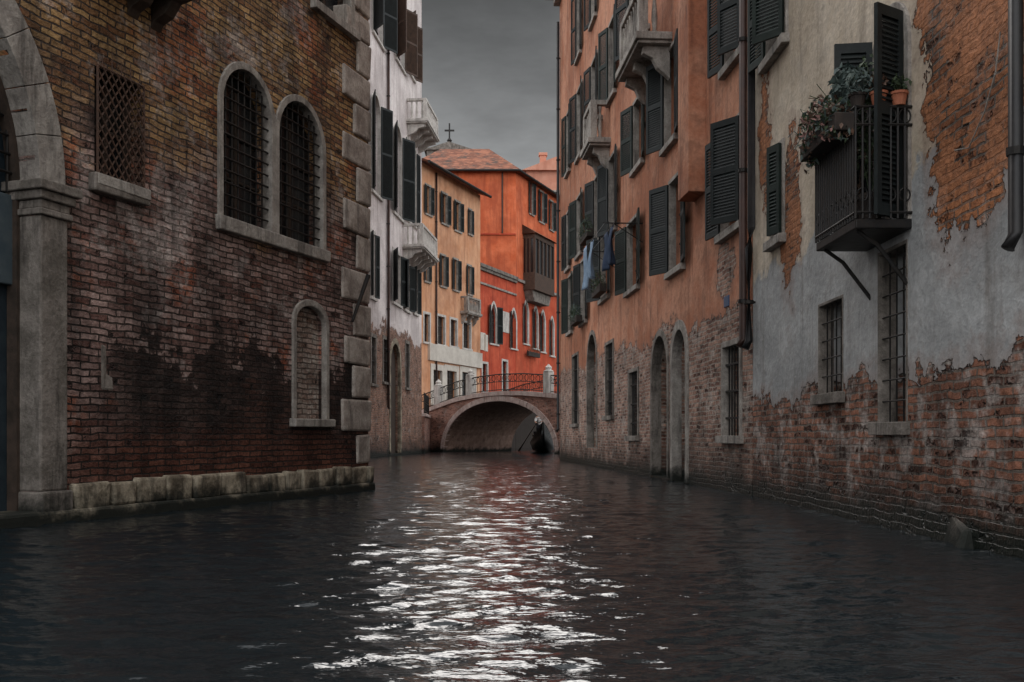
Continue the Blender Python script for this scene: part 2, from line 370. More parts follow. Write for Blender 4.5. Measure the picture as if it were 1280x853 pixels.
class Bld:
    def __init__(s, name, label, cat, p0, p1, group=None, root=None):
        s.o = Vector(p0); d = Vector(p1) - s.o; s.L = d.length; s.d = d.normalized()
        s.ang = math.atan2(s.d.y, s.d.x); s.op = []
        s.M = Matrix.Translation((s.o.x, s.o.y, 0)) @ Matrix.Rotation(s.ang, 4, 'Z')
        if root:
            s.root = root.root; s.rel = root.M.inverted() @ s.M
        else:
            s.root = empty(name, (s.o.x, s.o.y, 0), s.ang); s.rel = None
            tag(s.root, label, cat, group)
    def uz(s, px, py):
        a = (px - CX) / F
        u = (a * s.o.y - s.o.x) / (s.d.x - a * s.d.y)
        Y = s.o.y + u * s.d.y
        return u, CH + (HZ - py) * Y / F
    def rect(s, px0, px1, py0, py1):
        u0 = s.uz(px0, 0)[0]; u1 = s.uz(px1, 0)[0]; m = (px0 + px1) / 2
        return u0, u1, s.uz(m, py1)[1], s.uz(m, py0)[1]
    def part(s, mb, name, mat, **k):
        return mb.build(name, mat, s.root, M=s.rel, **k)
    def wall(s, u0, u1, z0, z1, depth, mat, rev=.24, name='wall', top=None):
        xs = sorted({u0, u1, *[o[0] for o in s.op], *[o[1] for o in s.op]})
        zs = sorted({z0, z1, *[max(o[2], z0) for o in s.op], *[o[3] for o in s.op]})
        xs = [x for x in xs if u0 <= x <= u1]; zs = [z for z in zs if z0 <= z <= z1]
        mb = MB()
        for i in range(len(xs) - 1):
            for j in range(len(zs) - 1):
                cx = (xs[i] + xs[i + 1]) / 2; cz = (zs[j] + zs[j + 1]) / 2
                if any(o[0] < cx < o[1] and o[2] < cz < o[3] for o in s.op): continue
                mb.add([(xs[i], 0, zs[j]), (xs[i + 1], 0, zs[j]), (xs[i + 1], 0, zs[j + 1]), (xs[i], 0, zs[j + 1])], [(0, 1, 2, 3)])
        for o in s.op:
            ol = outline(*o[:5])
            if o[4] != 'rect':
                arc = ol[1:-1]; zt = o[3] + .0005
                for a, b in zip(arc[:-1], arc[1:]):
                    mb.add([(a[0], 0, a[1]), (b[0], 0, b[1]), (b[0], 0, zt), (a[0], 0, zt)], [(0, 1, 2, 3)])
            rv = o[5]
            k = len(ol)
            vs = [(p[0], 0, p[1]) for p in ol] + [(p[0], rv, p[1]) for p in ol]
            mb.add(vs, [(i, (i + 1) % k, (i + 1) % k + k, i + k) for i in range(k)])
        D = depth
        mb.add([(u0, 0, z0), (u0, D, z0), (u0, D, z1), (u0, 0, z1)], [(0, 1, 2, 3)])
        mb.add([(u1, 0, z0), (u1, D, z0), (u1, D, z1), (u1, 0, z1)], [(0, 1, 2, 3)])
        mb.add([(u0, D, z0), (u1, D, z0), (u1, D, z1), (u0, D, z1)], [(0, 1, 2, 3)])
        mb.add([(u0, 0, z1), (u1, 0, z1), (u1, D, z1), (u0, D, z1)], [(0, 1, 2, 3)])
        return s.part(mb, name, mat, recalc=False)
    def window(s, u0, u1, z0, z1, kind='rect', sur=.1, smat=None, rev=.22, grille=None, shut=None, shmat=None,
               sill=True, pane=GLASS, name='window', sash=True, proud=.03, gr=.011, gstep=.15, bev=.006, gmat=None):
        smat = smat or STONE; shmat = shmat or SHUT
        s.op.append((u0, u1, z0, z1, kind, rev))
        inn = outline(u0, u1, z0, z1, kind); w = u1 - u0
        mb = MB()
        if sur: mb.ring(outline(u0 + .004, u1 - .004, z0, z1 - .004, kind), outline(u0, u1, z0, z1, kind, sur), -proud, rev * .5)
        else: mb.ring(outline(u0 + .05, u1 - .05, z0, z1 - .05, kind), outline(u0, u1, z0, z1, kind, -.002), rev * .55, rev * .9)
        fr = s.part(mb, name, smat if sur else WOOD, bevel=bev if sur else 0)
        pm = MB().add([(p[0], rev - .02, p[1]) for p in inn], [tuple(range(len(inn)))])
        pm.build('door_panel' if name == 'door' else ('infill' if pane is M_AI else 'pane'), pane, fr, recalc=False)
        if sash and pane is GLASS:
            sm = MB(); uc = (u0 + u1) / 2
            zt = z1 if kind == 'rect' else z1 - w * .25
            sm.box(uc - .025, uc + .025, rev - .06, rev - .021, z0, zt)
            k = max(1, round((zt - z0) / .55))
            for i in range(1, k): sm.box(u0, u1, rev - .055, rev - .022, z0 + (zt - z0) * i / k - .015, z0 + (zt - z0) * i / k + .015)
            sm.build('sash', WOOD, fr)
        if sill:
            sl = MB().box(u0 - sur - .05, u1 + sur + .05, -proud - .07, .1, z0 - .11, z0, j=.004)
            sl.build('sill', smat, fr, bevel=bev)
        if grille:
            g = MB()
            y = .04
            if grille == 'grid':
                k = max(2, round(w / gstep)); m = max(2, round((z1 - z0) / (gstep * 1.15)))
                for i in range(1, k):
                    u = u0 + w * i / k
                    t = z1
                    if kind != 'rect':
                        q = (u - (u0 + u1) / 2) / (w / 2); t = z1 - w / 2 + w / 2 * math.sqrt(max(0, 1 - q * q))
                    g.tube([(u, y, z0), (u, y, t)], gr)
                for j in range(1, m):
                    zz = z0 + (z1 - z0) * j / m; a, b = u0, u1
                    if kind != 'rect' and zz > z1 - w / 2:
                        q = (zz - (z1 - w / 2)) / (w / 2); hh = w / 2 * math.sqrt(max(0, 1 - q * q)); a = (u0 + u1) / 2 - hh; b = (u0 + u1) / 2 + hh
                    g.tube([(a, y - .008, zz), (b, y - .008, zz)], gr)
            elif grille == 'diag':
                y = -.04
                st = gstep; h = z1 - z0
                for sgn in (1, -1):
                    k = -int(w * 1.35 / st) - 1
                    while k * st < h:
                        a0 = k * st
                        ua, ub = 0.0, w
                        za, zb = a0, a0 + w * 1.35
                        if za < 0: ua = -za / 1.35; za = 0
                        if zb > h: ub = w - (zb - h) / 1.35; zb = h
                        if ub > ua + .01:
                            if sgn == 1: g.tube([(u0 + ua, y, z0 + za), (u0 + ub, y, z0 + zb)], gr)
                            else: g.tube([(u1 - ua, y - .012, z0 + za), (u1 - ub, y - .012, z0 + zb)], gr)
                        k += 1
                for (a, b) in (((u0, z0), (u0, z1)), ((u1, z0), (u1, z1)), ((u0, z0), (u1, z0)), ((u0, z1), (u1, z1))):
                    g.tube([(a[0], y, a[1]), (b[0], y, b[1])], gr * 1.5)
                for i in range(5):
                    u = u0 + w * (i + .5) / 5
                    g.tube([(u, y, z1), (u, y, z1 + .12 + .08 * (i % 2))], [gr, .003])
                for zz in (z0 + .1, z1 - .1):
                    for u in (u0, u1): g.tube([(u, y, zz), (u, .05, zz)], gr)
            elif grille == 'vert':
                k = max(2, round(w / gstep))
                for i in range(1, k): g.tube([(u0 + w * i / k, y, z0), (u0 + w * i / k, y, z1)], gr)
                for q in (.2, .5, .8): g.box(u0, u1, y - .02, y + .02, z0 + (z1 - z0) * q - .015, z0 + (z1 - z0) * q + .015)
            g.build('grille', RUST if grille == 'diag' else IRON, fr)
        if shut:
            for side, ang in zip((0, 1), shut):
                if ang is None: continue
                s.shutter(u0 if side == 0 else u1, side, w / 2, z0 + .02, (z1 if kind == 'rect' else z1 - w * .15), ang, shmat, fr)
        return fr
    def shutter(s, hu, side, w, z0, z1, ang, mat, parent):
        a = R(ang); sg = 1 if side == 0 else -1
        d = Vector((sg * math.cos(a), -math.sin(a), 0)); nr = Vector((-d.y, d.x, 0))
        M = Matrix(((d.x, nr.x, 0, hu), (d.y, nr.y, 0, -.05), (0, 0, 1, 0), (0, 0, 0, 1)))
        mb = MB(); t = .018; fw = .055
        mb.box(0, fw, -t, t, z0, z1, M).box(w - fw, w, -t, t, z0, z1, M)
        zm = z0 + (z1 - z0) * .48
        for zz in (z0, zm, z1 - .09): mb.box(fw, w - fw, -t, t, zz, zz + .09, M)
        for (a0, b0) in ((z0 + .09, zm), (zm + .09, z1 - .09)):
            k = max(2, int((b0 - a0) / .042))
            for i in range(k):
                zc = a0 + (b0 - a0) * (i + .5) / k
                S = M @ Matrix.Translation((0, 0, zc)) @ Matrix.Rotation(R(30), 4, 'X')
                mb.box(fw, w - fw, -.004, .004, -.03, .03, S)
        mb.build('shutter', mat, parent)
    def W(s, px0, px1, py0, py1, kind='rect', **k):
        return s.window(*s.rect(px0, px1, py0, py1), kind, **k)
    def stone_balcony(s, u0, u1, z, out, mat=None, n=7, h=.95):
        mat = mat or STONEW
        sl = s.part(MB().box(u0 - .08, u1 + .08, -out - .08, .05, z - .14, z).box(u0 - .03, u1 + .03, -out - .03, .05, z - .2, z - .14), 'balcony', mat, bevel=.015)
        prof = [(.05, 0), (.05, .05), (.035, .08), (.06, .25), (.045, .42), (.03, .58), (.045, .66), (.05, .7)]
        def bal(x, y): MB().lathe([(r, zz * (h - .15) / .7) for r, zz in prof], (x, y, z), 8).build('baluster', mat, sl, smooth=True)
        k = max(3, int((u1 - u0) / .2))
        for i in range(1, k): bal(u0 + (u1 - u0) * i / k, -out + .08)
        k2 = max(2, int(out / .2))
        for i in range(1, k2):
            for u in (u0 + .08, u1 - .08): bal(u, -out * i / k2)
        r = MB()
        r.box(u0, u1, -out, -out + .16, z + h - .12, z + h)
        for u in (u0, u1 - .16): r.box(u, u + .16, -out + .16, 0, z + h - .12, z + h)
        r.build('handrail', mat, sl, bevel=.01)
        for u in (u0 - .005, u1 - .165): MB().box(u, u + .17, -out - .006, -out + .166, z, z + h - .12).build('corner_post', mat, sl, bevel=.01)
        k = max(2, int((u1 - u0) / .9) + 1)
        for i in range(k):
            u = u0 + .1 + (u1 - u0 - .35) * i / (k - 1)
            poly = [(0, 0), (-out + .1, 0), (-out + .08, -.14), (-out * .55, -.22), (-out * .4, -.4), (-.05, -.55), (0, -.6)]
            br = MB(); q = len(poly)
            vs = [(u, a, z - .2 + c) for a, c in poly] + [(u + .15, a, z - .2 + c) for a, c in poly]
            br.add(vs, [tuple(range(q)), tuple(range(2 * q - 1, q - 1, -1))] + [(i2, (i2 + 1) % q, (i2 + 1) % q + q, i2 + q) for i2 in range(q)])
            br.build('bracket', mat, sl, bevel=.01)
        return sl
    def pipe(s, u, z0, z1, r=.05, mat=None, y=-.09, kink=None, name='drainpipe'):
        pts = [(u, y, z1)]
        if kink:
            for (zk, du) in kink: pts += [(u, y, zk), (u + du, y, zk - .25)]; u += du
        pts += [(u, y, z0 + .1), (u, y - .05, z0)]
        mb = MB().tube(pts, r, 10)
        z = z0 + .6
        p = s.part(mb, name, mat or PIPE, smooth=True)
        uu = pts[-1][0]
        zk = kink[-1][0] - .3 if kink else z1
        while z < zk:
            MB().lathe([(r + .012, 0), (r + .012, .05)], (uu, y, z), 10).box(uu - .01, uu + .01, y, .02, z + .01, z + .04).build('pipe_clamp', IRON, p); z += 1.8
        return p

# ================================================================== A left brick building
A = Bld('brick_building', 'dark weathered brick building with arched twin barred windows at left of the canal', 'building', (-4.36, 9.22), (-2.2, 15.25))
uP0 = A.uz(46, 0)[0]; uP1 = A.uz(82, 0)[0]
A.W(118, 176, 96, 228, sur=.0, grille='diag', gstep=.13, gr=.009, pane=GLASS)
sl = A.rect(118, 176, 96, 228)
A.part(MB().box(sl[0] - .08, sl[1] + .05, -.09, .1, sl[2] - .17, sl[2], j=.01), 'sill', STONED, bevel=.015)
tw = []
for bx in ((277, 338, 90, 281), (347, 402, 127, 303)):
    tw.append(A.rect(*bx))
zb = (tw[0][2] + tw[1][2]) / 2; zt = (tw[0][3] + tw[1][3]) / 2
for t in tw: A.window(t[0], t[1], zb, zt, 'arch', sur=.085, grille='grid', gstep=.13, gr=.012, sill=False, proud=.03)
A.part(MB().box(tw[0][0] - .12, tw[1][1] + .12, -.08, .12, zb - .17, zb, j=.008), 'sill', STONE, bevel=.015)
t = A.rect(369, 406, 383, 524)
A.window(t[0], t[1], t[2], t[3], 'seg', sur=.09, pane=M_AI, rev=.12, sash=False, bev=.015)
t = A.rect(396, 437, -80, 22); A.window(*t, sur=.12)
t = A.rect(230, 300, -190, -60); A.window(*t, 'arch', sur=.1)
uc = uP0 - 2.0; r0 = 2.0; zsp = A.uz(50, 228)[1]
A.window(uc - r0, uP0, .0, zsp + r0, 'arch', sur=0, rev=.34, pane=BLUEW, name='door', sill=False)
ring = MB()
nv = 15
for i in range(nv):
    a0 = math.pi * i / nv + .002; a1 = math.pi * (i + 1) / nv - .002
    poly = []
    for j in range(5): t = a0 + (a1 - a0) * j / 4; poly.append((uc + (r0 - .012) * math.cos(t), zsp + (r0 - .012) * math.sin(t)))
    for j in range(5): t = a1 + (a0 - a1) * j / 4; poly.append((uc + (r0 + .3) * math.cos(t), zsp + (r0 + .3) * math.sin(t)))
    ring.prism(poly, -.05, .32)
A.part(ring, 'portal_arch', STONE, bevel=.005)
pier = MB()
pier.box(uP0 - .014, uP1 - .03, -.06, .32, .3, zsp - .31)
pier.box(uP0 - .03, uP1, -.10, .33, -.3, .3)
A.part(pier, 'pilaster', STONED, bevel=.02)
cap = MB()
for (z0, z1, w) in ((-.31, -.25, .03), (-.25, -.17, .01), (-.17, -.09, .05), (-.09, 0, .09)):
    cap.box(uP0 - w - .012, uP1 + w - .03, -.065 - w, .33, zsp + z0 + .001, zsp + z1)
A.part(cap, 'capital', STONED, bevel=.012)
A.part(MB().box(uc - r0 + .05, uP0 - .02, .24, .31, zsp - .95, zsp - .12), 'panel', BLUEP, bevel=.01)
g = MB()
for i in range(14):
    u = uP0 - .1 - i * .15
    g.tube([(u, .25, zsp - .1), (u, .25, zsp + math.sqrt(max(.01, r0 * r0 - (u - uc) ** 2)))], .014)
for j in range(10): g.tube([(uc - r0 + .3, .24, zsp + .08 + j * .17), (uP0 - .02 - .012 * j * j, .24, zsp + .08 + j * .17)], .014)
A.part(g, 'grille', IRON)
z = .40; i = 0
while z < 12:
    hh = rnd.uniform(.40, .56); w = (.46, .78)[i % 2] + rnd.uniform(-.1, .08)
    A.part(MB().box(A.L - w, A.L + .025 + rnd.uniform(-.01, .012), -.035 + rnd.uniform(-.008, .008), (.55, .3)[i % 2], z, z + hh - rnd.uniform(.015, .05), j=.014), 'quoin', STONEQ, bevel=.03)
    z += hh; i += 1
pl = A.part(MB().box(-6.4, A.L + .03, -.12, .3, -.5, .12, j=.01), 'plinth', STONEP, bevel=.03)
u = uP1 + .04
while u < A.L - .05:
    w = rnd.uniform(.3, .62); e = min(u + w, A.L + .04)
    MB().box(u, e - .028, -.085 + rnd.uniform(-.02, .015), .3, .1, .38 + rnd.uniform(-.04, .015), j=.018).build('plinth_block', STONEP, pl, bevel=.03); u = e
bu0 = A.uz(118, 0)[0]; bu1 = A.uz(196, 0)[0]; bz = A.uz(160, -14)[1]
bb = A.part(MB().box(bu0 - .2, bu1 + .15, -.5, .05, bz + .12, bz + .28), 'balcony', WOOD, bevel=.02)
for u in (bu0 - .1, (bu0 + bu1) / 2, bu1 - .1):
    k = MB(); poly = [(0, 0), (-.46, 0), (-.44, -.10), (-.28, -.13), (-.18, -.26), (-.05, -.32), (0, -.4)]; n_ = len(poly)
    k.add([(u, a, bz + .12 + c) for a, c in poly] + [(u + .16, a, bz + .12 + c) for a, c in poly],
          [tuple(range(n_)), tuple(range(2 * n_ - 1, n_ - 1, -1))] + [(i, (i + 1) % n_, (i + 1) % n_ + n_, i + n_) for i in range(n_)])
    k.build('bracket', WOOD, bb, bevel=.01)
u_, z_ = A.uz(436, 402); u2_, z2_ = A.uz(447, 345)
A.part(MB().tube([(u_, -.06, z_), (u2_, -.18, z2_)], [.022, .035], 8), 'iron_stay', IRON)
t = A.rect(124, 144, 432, 488)
A.part(MB().box(t[0], t[1], -.006, .1, t[2], t[3], j=.03), 'inset_stone', STONED, bevel=.03)
A.wall(-6.5, A.L, -.6, 12.5, 10, M_A)

# ================================================================== B white building
B = Bld('white_stucco_building', 'tall dirty white stucco building with stone balconies beyond the brick corner', 'building', (-5.9, 36), (-4.54, 50))
for bx in ((465, 475, 120, 243), (492, 502, 158, 270), (507, 512, 175, 275), (515, 520, 185, 282)):
    B.W(*bx, 'arch', sur=.16, smat=STONEW, shut=(160, 150) if bx[0] < 500 else (170, 172))
for bx in ((463, 468, 292, 372), (491, 500, 317, 380), (505, 511, 330, 388), (517, 521, 335, 392)):
    B.W(*bx, sur=.14, smat=STONEW, shut=(155, 165))
for bx in ((466, 478, -40, 50), (495, 505, 0, 82), (511, 517, 25, 95)):
    B.W(*bx, sur=.14, smat=STONEW, shut=(140, 150), shmat=SHUTB if bx[0] > 490 else SHUT)
for bx in ((464, 469, 422, 480), (479, 485, 425, 478), (507, 511, 430, 485)):
    B.W(*bx, sur=.15, smat=STONED, grille='vert')
B.W(488, 500, 430, 567, 'arch', sur=.25, smat=STONEP, pane=WOOD, name='door', sill=False)
B.stone_balcony(B.uz(503, 0)[0], B.uz(523, 0)[0], 9.6, .95)
B.stone_balcony(B.uz(508, 0)[0], B.uz(524, 0)[0], 15.6, .95)
B.pipe(B.uz(483, 0)[0], 2.0, 23.5, .06, COPPER)
B.part(MB().box(-.5, B.L + .15, -.45, 8.2, 24, 24.25), 'roof', TILE)
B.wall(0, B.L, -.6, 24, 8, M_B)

# ================================================================== R2 orange building
R2 = Bld('orange_stucco_building', 'long orange stucco building with dark shutters and peeling brick base on the right', 'building', (1.7, 35.5), (3.28, 13.6))
row1 = [(903, 928, 158, 286, (172, 35)), (838, 855, 222, 336, (152, 172)), (785, 799, 276, 361, (168, 172)), (752, 762, 290, 372, (155, 172)), (727, 734, 325, 402, (168, 172)), (711, 716, 345, 415, (165, 172))]
row2 = [(908, 930, -40, 74, (165, 30)), (832, 847, 62, 178, (152, 172)), (793, 805, 122, 207, (162, 172)), (762, 771, 195, 288, (160, 172)), (744, 751, 220, 300, (160, 172)), (722, 728, 245, 318, (165, 172)), (709, 713, 265, 335, (168, 172))]
row3 = [(788, 801, -75, 55, (160, 172)), (762, 770, 25, 120, (160, 172)), (740, 747, 75, 160, (168, 172)), (722, 728, 110, 195, (165, 172)), (709, 713, 140, 215, (168, 172))]
row4 = [(740, 746, -60, 25, (165, 172)), (722, 727, -15, 70, (168, 172))]
for i, (a, b, c, d, sh) in enumerate(row1 + row2 + row3 + row4):
    R2.W(a, b, c, d, sur=.07, smat=STONE, shut=sh, shmat=(SHUT, SHUT, SHUTG)[i % 3])
R2.W(842, 858, 412, 603, 'arch', sur=.17, smat=STONE, pane=BLUEW, name='door', sill=False, rev=.3)
R2.W(816, 835, 420, 596, 'arch', sur=.12, smat=STONED, pane=WOOD, name='door', sill=False, rev=.35)
R2.W(735, 746, 418, 560, 'arch', sur=.12, smat=STONED, pane=WOOD, name='door', sill=False, rev=.35)
R2.W(905, 926, 432, 545, sur=.08, smat=STONE, grille='vert', rev=.3)
R2.W(787, 798, 465, 545, sur=.08, smat=STONED, grille='vert')
R2.W(758, 767, 430, 520, sur=.08, smat=STONED, grille='vert')
R2.W(716, 723, 445, 530, sur=.08, smat=STONED, grille='vert')
R2.stone_balcony(35.5 - 20.3, 35.5 - 18.3, 8.25, .6, STONE)
R2.stone_balcony(35.5 - 26.2, 35.5 - 24.9, 8.3, .5, STONE)
fl = R2.uz(868, 0)[0]; fl1 = R2.uz(882, 0)[0]; flz = R2.uz(873, 248)[1]
R2.part(MB().box(fl, fl1, -.28, .1, flz, 16), 'chimney_flue', M_R2, bevel=.01)
R2.pipe(R2.L - .12, 2.05, 15.5, .055, COPPER)
R2.pipe(.25, 1.0, 15.5, .05)
pu, pz = R2.uz(909, 377)
R2.part(MB().box(pu - .12, pu + .12, -.02, .01, pz - .08, pz + .08), 'name_plate', plain('blue_enamel', (.02, .05, .12), (.04, .08, .16), .4, 3, .001), bevel=.004)
R2.part(MB().box(-.5, R2.L, -.5, 9, 16.6, 16.85), 'roof', TILE)
R2.part(MB().box(-.1, R2.L, -.22, .1, 16.2, 16.45), 'cornice', STONE, bevel=.02)
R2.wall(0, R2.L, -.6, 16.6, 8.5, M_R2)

# ================================================================== R1 near cream building
R1 = Bld('peeling_cream_building', 'nearest cream and grey plastered building with crumbling brick base on the right', 'building', (3.285, 13.58), (3.34, 6.5))
R1.W(1024, 1053, 378, 492, sur=.03, smat=STONED, grille='grid', rev=.32, proud=.006, gr=.008, sill=True)
R1.W(1099, 1133, 312, 528, sur=.03, smat=STONED, grille='grid', gstep=.16, rev=.32, proud=.006, gr=.008)
t = R1.rect(1097, 1134, 20, 262)
R1.window(t[0], t[1], 2.62, t[3], 'arch', sur=.09, smat=STONE, shut=(98, 122), sill=False, name='balcony_door')
R1.W(966, 980, 186, 298, sur=.05, smat=STONE, shut=(None, 20), shmat=SHUTG)
R1.W(960, 984, -60, 62, sur=.06, smat=STONE, shut=(168, 40), shmat=SHUTG)
R1.window(8.9, 9.7, 3.2, 4.7, sur=.09, smat=STONE, shut=(170, 165))
R1.window(10.4, 11.3, 1.1, 2.5, sur=.05, smat=STONED, grille='grid')
R1.pipe(.28, 2.0, 12.5, .055, PIPE, kink=[(3.6, -.14)])
R1.pipe(R1.uz(1266, 0)[0] + .21, 2.02, 12.5, .045, PIPE)
cb = [R1.uz(1256, 40), R1.uz(1250, 90), R1.uz(1236, 140), R1.uz(1216, 185), R1.uz(1198, 188)]
R1.part(MB().tube([(a, -.03, b) for a, b in cb], .005, 5), 'cable', STONE)
bu0, bu1, bzf, out = 4.25, 5.3, 2.62, .47
bs = R1.part(MB().box(bu0, bu1, -out, .02, bzf - .08, bzf), 'balcony', IRON, bevel=.01)
rl = MB()
def rail(a, b, z, r=.014): rl.tube([(a[0], a[1], z), (b[0], b[1], z)], r)
cor = [(bu0, 0), (bu0, -out), (bu1, -out), (bu1, 0)]
for a, b in zip(cor[:-1], cor[1:]):
    for zz in (bzf + .05, bzf + .78, bzf + .93): rail(a, b, zz)
    L = math.hypot(b[0] - a[0], b[1] - a[1]); k = round(L / .06)
    for i in range(k):
        x = a[0] + (b[0] - a[0]) * i / k; y = a[1] + (b[1] - a[1]) * i / k
        rl.tube([(x, y, bzf), (x, y, bzf + .93)], .011, 5)
    for i in range(round(L / .13)):
        x = a[0] + (b[0] - a[0]) * (i + .5) / round(L / .13); y = a[1] + (b[1] - a[1]) * (i + .5) / round(L / .13)
        for zc, rr in ((.855, .06), (.2, .055)):
            pts = [(x + (b[0] - a[0]) / L * rr * .8 * math.cos(q), y + (b[1] - a[1]) / L * rr * .8 * math.cos(q), bzf + zc + rr * math.sin(q)) for q in [k2 * math.pi / 5 for k2 in range(11)]]
            rl.tube(pts, .007, 4)
rl.build('railing', IRON, bs)
for u in (bu0 + .1, bu1 - .1):
    MB().tube([(u, -out + .05, bzf - .08), (u, -.25, bzf - .2), (u, .02, bzf - .55)], .018).build('bracket', IRON, bs)
R1.part(MB().add([(5.75, -.02, -.4), (6.5, -.26, -.4), (6.35, -.05, .12), (5.95, .02, .26), (5.75, .1, -.4), (6.5, .1, -.4), (6.35, .1, .14), (5.95, .1, .26)], [(0, 1, 2, 3), (0, 4, 5, 1), (1, 5, 6, 2), (2, 6, 7, 3), (3, 7, 4, 0)]), 'leaning_slab', SLAB, bevel=.03)
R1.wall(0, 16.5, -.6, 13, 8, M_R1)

# ================================================================== C peach building
Cc = Bld('peach_building', 'peach building with dark shutters and white shop floor at the left bridge end', 'building', (-5.27, 58), (-2.1, 66))
for row in ([(529, 541, 233, 268), (549, 562, 243, 280), (566, 578, 253, 289), (584, 591, 263, 293)],
            [(529, 538, 315, 352), (548, 559, 320, 358), (564, 575, 325, 363), (582, 591, 333, 368)]):
    for (a, b, c, d) in row:
        m = (b - a) * .25
        Cc.W(a + m, b - m, c, d, sur=.12, smat=STONE, shut=(170, 168))
for (a, b, c, d) in [(530, 537, 393, 428), (547, 556, 396, 431), (563, 571, 400, 433), (579, 588, 404, 436)]:
    Cc.W(a, b, c, d, sur=.14, smat=STONEW)
for (a, b, c, d) in [(541, 552, 463, 505), (558, 570, 464, 503), (577, 592, 466, 500)]:
    Cc.W(a, b, c, d, sur=.35, smat=WHITEP, pane=GLASS, name='shop_window', proud=.06)
zf = Cc.uz(570, 436)[1]
Cc.part(MB().box(.8, Cc.L, -.16, .02, zf - 1.0, zf), 'shop_fascia', WHITEP, bevel=.01)
u_, z_ = Cc.uz(583, 391)
Cc.stone_balcony(u_ - .9, u_ + 1.2, z_, .5, STONE)
u_, z_ = Cc.uz(596, 430)
Cc.part(MB().box(Cc.L - .5, Cc.L - .1, -.6, -.5, z_ - .5, z_ + .6), 'hanging_sign', WHITEP, bevel=.01)
ez = Cc.uz(533, 206)[1]
Cc.part(MB().add([(-.3, -.55, ez), (Cc.L + .3, -.55, ez), (Cc.L + .3, 5.5, ez + 2.2), (-.3, 5.5, ez + 2.2), (-.3, -.55, ez - .12), (Cc.L + .3, -.55, ez - .12), (Cc.L + .3, 5.5, ez + 2.08), (-.3, 5.5, ez + 2.08)],
    [(0, 1, 2, 3), (7, 6, 5, 4), (0, 4, 5, 1), (1, 5, 6, 2), (2, 6, 7, 3), (3, 7, 4, 0)]), 'roof', TILEO)
Cc.part(MB().tube([(-.3, -.62, ez - .1), (Cc.L + .3, -.62, ez - .1)], .09, 8), 'gutter', IRON)
Cc.pipe(Cc.uz(544, 0)[0], 2.3, ez - .2, .06, COPPER)
Cc.wall(0, Cc.L, 1.6, ez, 5.5, M_C)

# ================================================================== D orange building + E red wing
D = Bld('vivid_orange_building', 'tall vivid orange building with hipped tile roof and wooden bay beyond the bridge', 'building', (.29, 73.1), (4.02, 82.07))
for bx in ((662, 666, 228, 268), (674, 679, 240, 278), (687, 691, 252, 288)):
    D.W(*bx, sur=.12, smat=STONE, shut=(165, 160))
for bx in ((655, 660, 378, 430), (667, 672, 385, 436), (676, 681, 390, 440), (688, 692, 398, 445)):
    D.W(*bx, 'gothic', sur=.2, smat=STONEW, shut=(160, None), rev=.2)
b0 = D.uz(654, 0)[0]; b1 = D.uz(690, 0)[0]; zb0 = D.uz(668, 368)[1]; zb1 = D.uz(668, 300)[1]
b1 = min(b1, b0 + 4.2)
bay = D.part(MB().box(b0, b1, -.95, .05, zb0 + .0, zb0 + 1.3), 'bay_window', SHUTB, bevel=.02)
MB().box(b0, b1, -.95, .05, zb1 - .35, zb1).build('lintel', SHUTB, bay, bevel=.02)
for i in range(6):
    u = b0 + (b1 - b0 - .18) * i / 5; MB().box(u, u + .18, -.95, -.8, zb0 + 1.3, zb1 - .35).build('bay_post', SHUTB, bay)
for yy in (-.3, -.6):
    MB().box(b0, b0 + .15, yy, yy + .12, zb0 + 1.3, zb1 - .35).build('bay_post', SHUTB, bay)
MB().box(b0 + .06, b1 - .06, -.86, .04, zb0 + 1.3, zb1 - .35).build('pane', GLASS, bay)
MB().add([(b0 - .2, -1.15, zb1), (b1 + .2, -1.15, zb1), (b1 + .2, 0, zb1 + .7), (b0 - .2, 0, zb1 + .7), (b0 - .2, 0, zb1), (b1 + .2, 0, zb1)], [(0, 1, 2, 3), (0, 3, 4), (1, 5, 2), (0, 4, 5, 1)]).build('bay_roof', TILE, bay)
MB().prism([(b0 + .1, zb0), (b1 - .1, zb0), (b1 - .5, zb0 - .8), (b0 + .5, zb0 - .8)], -.7, .02).build('corbel', STONED, bay, bevel=.02)
ezD = 20.4
D.wall(0, D.L, -.6, ezD, .4, M_D, name='canal_wall')
zl = D.uz(655, 352)[1]
D.part(MB().box(0, D.L, -.16, .02, zl - .2, zl), 'string_course', STONE, bevel=.01)
D2 = Bld(None, None, None, (-7.5, 73.1), (.29, 73.1), root=D)
D2.wall(0, D2.L - .002, -.6, ezD, 9, M_D, name='front_wall')
zc = D2.uz(620, 292)[1]
D2.part(MB().box(0, D2.L, -.08, .02, zc - .12, zc), 'string_course', M_E, bevel=.01)
D2.part(MB().tube([(D2.L - 1.0, -.08, zc), (D2.L - 1.0, -.08, ezD)], .06, 8), 'drainpipe', COPPER)
def wpt(x, y, z): return D.M.inverted() @ Vector((x, y, z))
ev = [(-8, 72.6, ezD), (.55, 72.6, ezD), (4.6, 82.3, ezD), (-8, 82.3, ezD)]
rg = [(-5.6, 78, 23.4), (-1.8, 78, 23.4)]
vs = [wpt(*p) for p in ev + rg] + [wpt(p[0], p[1], p[2] - .15) for p in ev]
MB().add(vs, [(0, 1, 5, 4), (1, 2, 5), (2, 3, 4, 5), (3, 0, 4), (0, 6, 7, 1), (1, 7, 8, 2), (6, 9, 8, 7)]).build('roof', TILEO, D.root)
MB().tube([wpt(p[0], p[1], p[2] - .1) for p in ev[:3]], .09, 8).build('gutter', IRON, D.root)

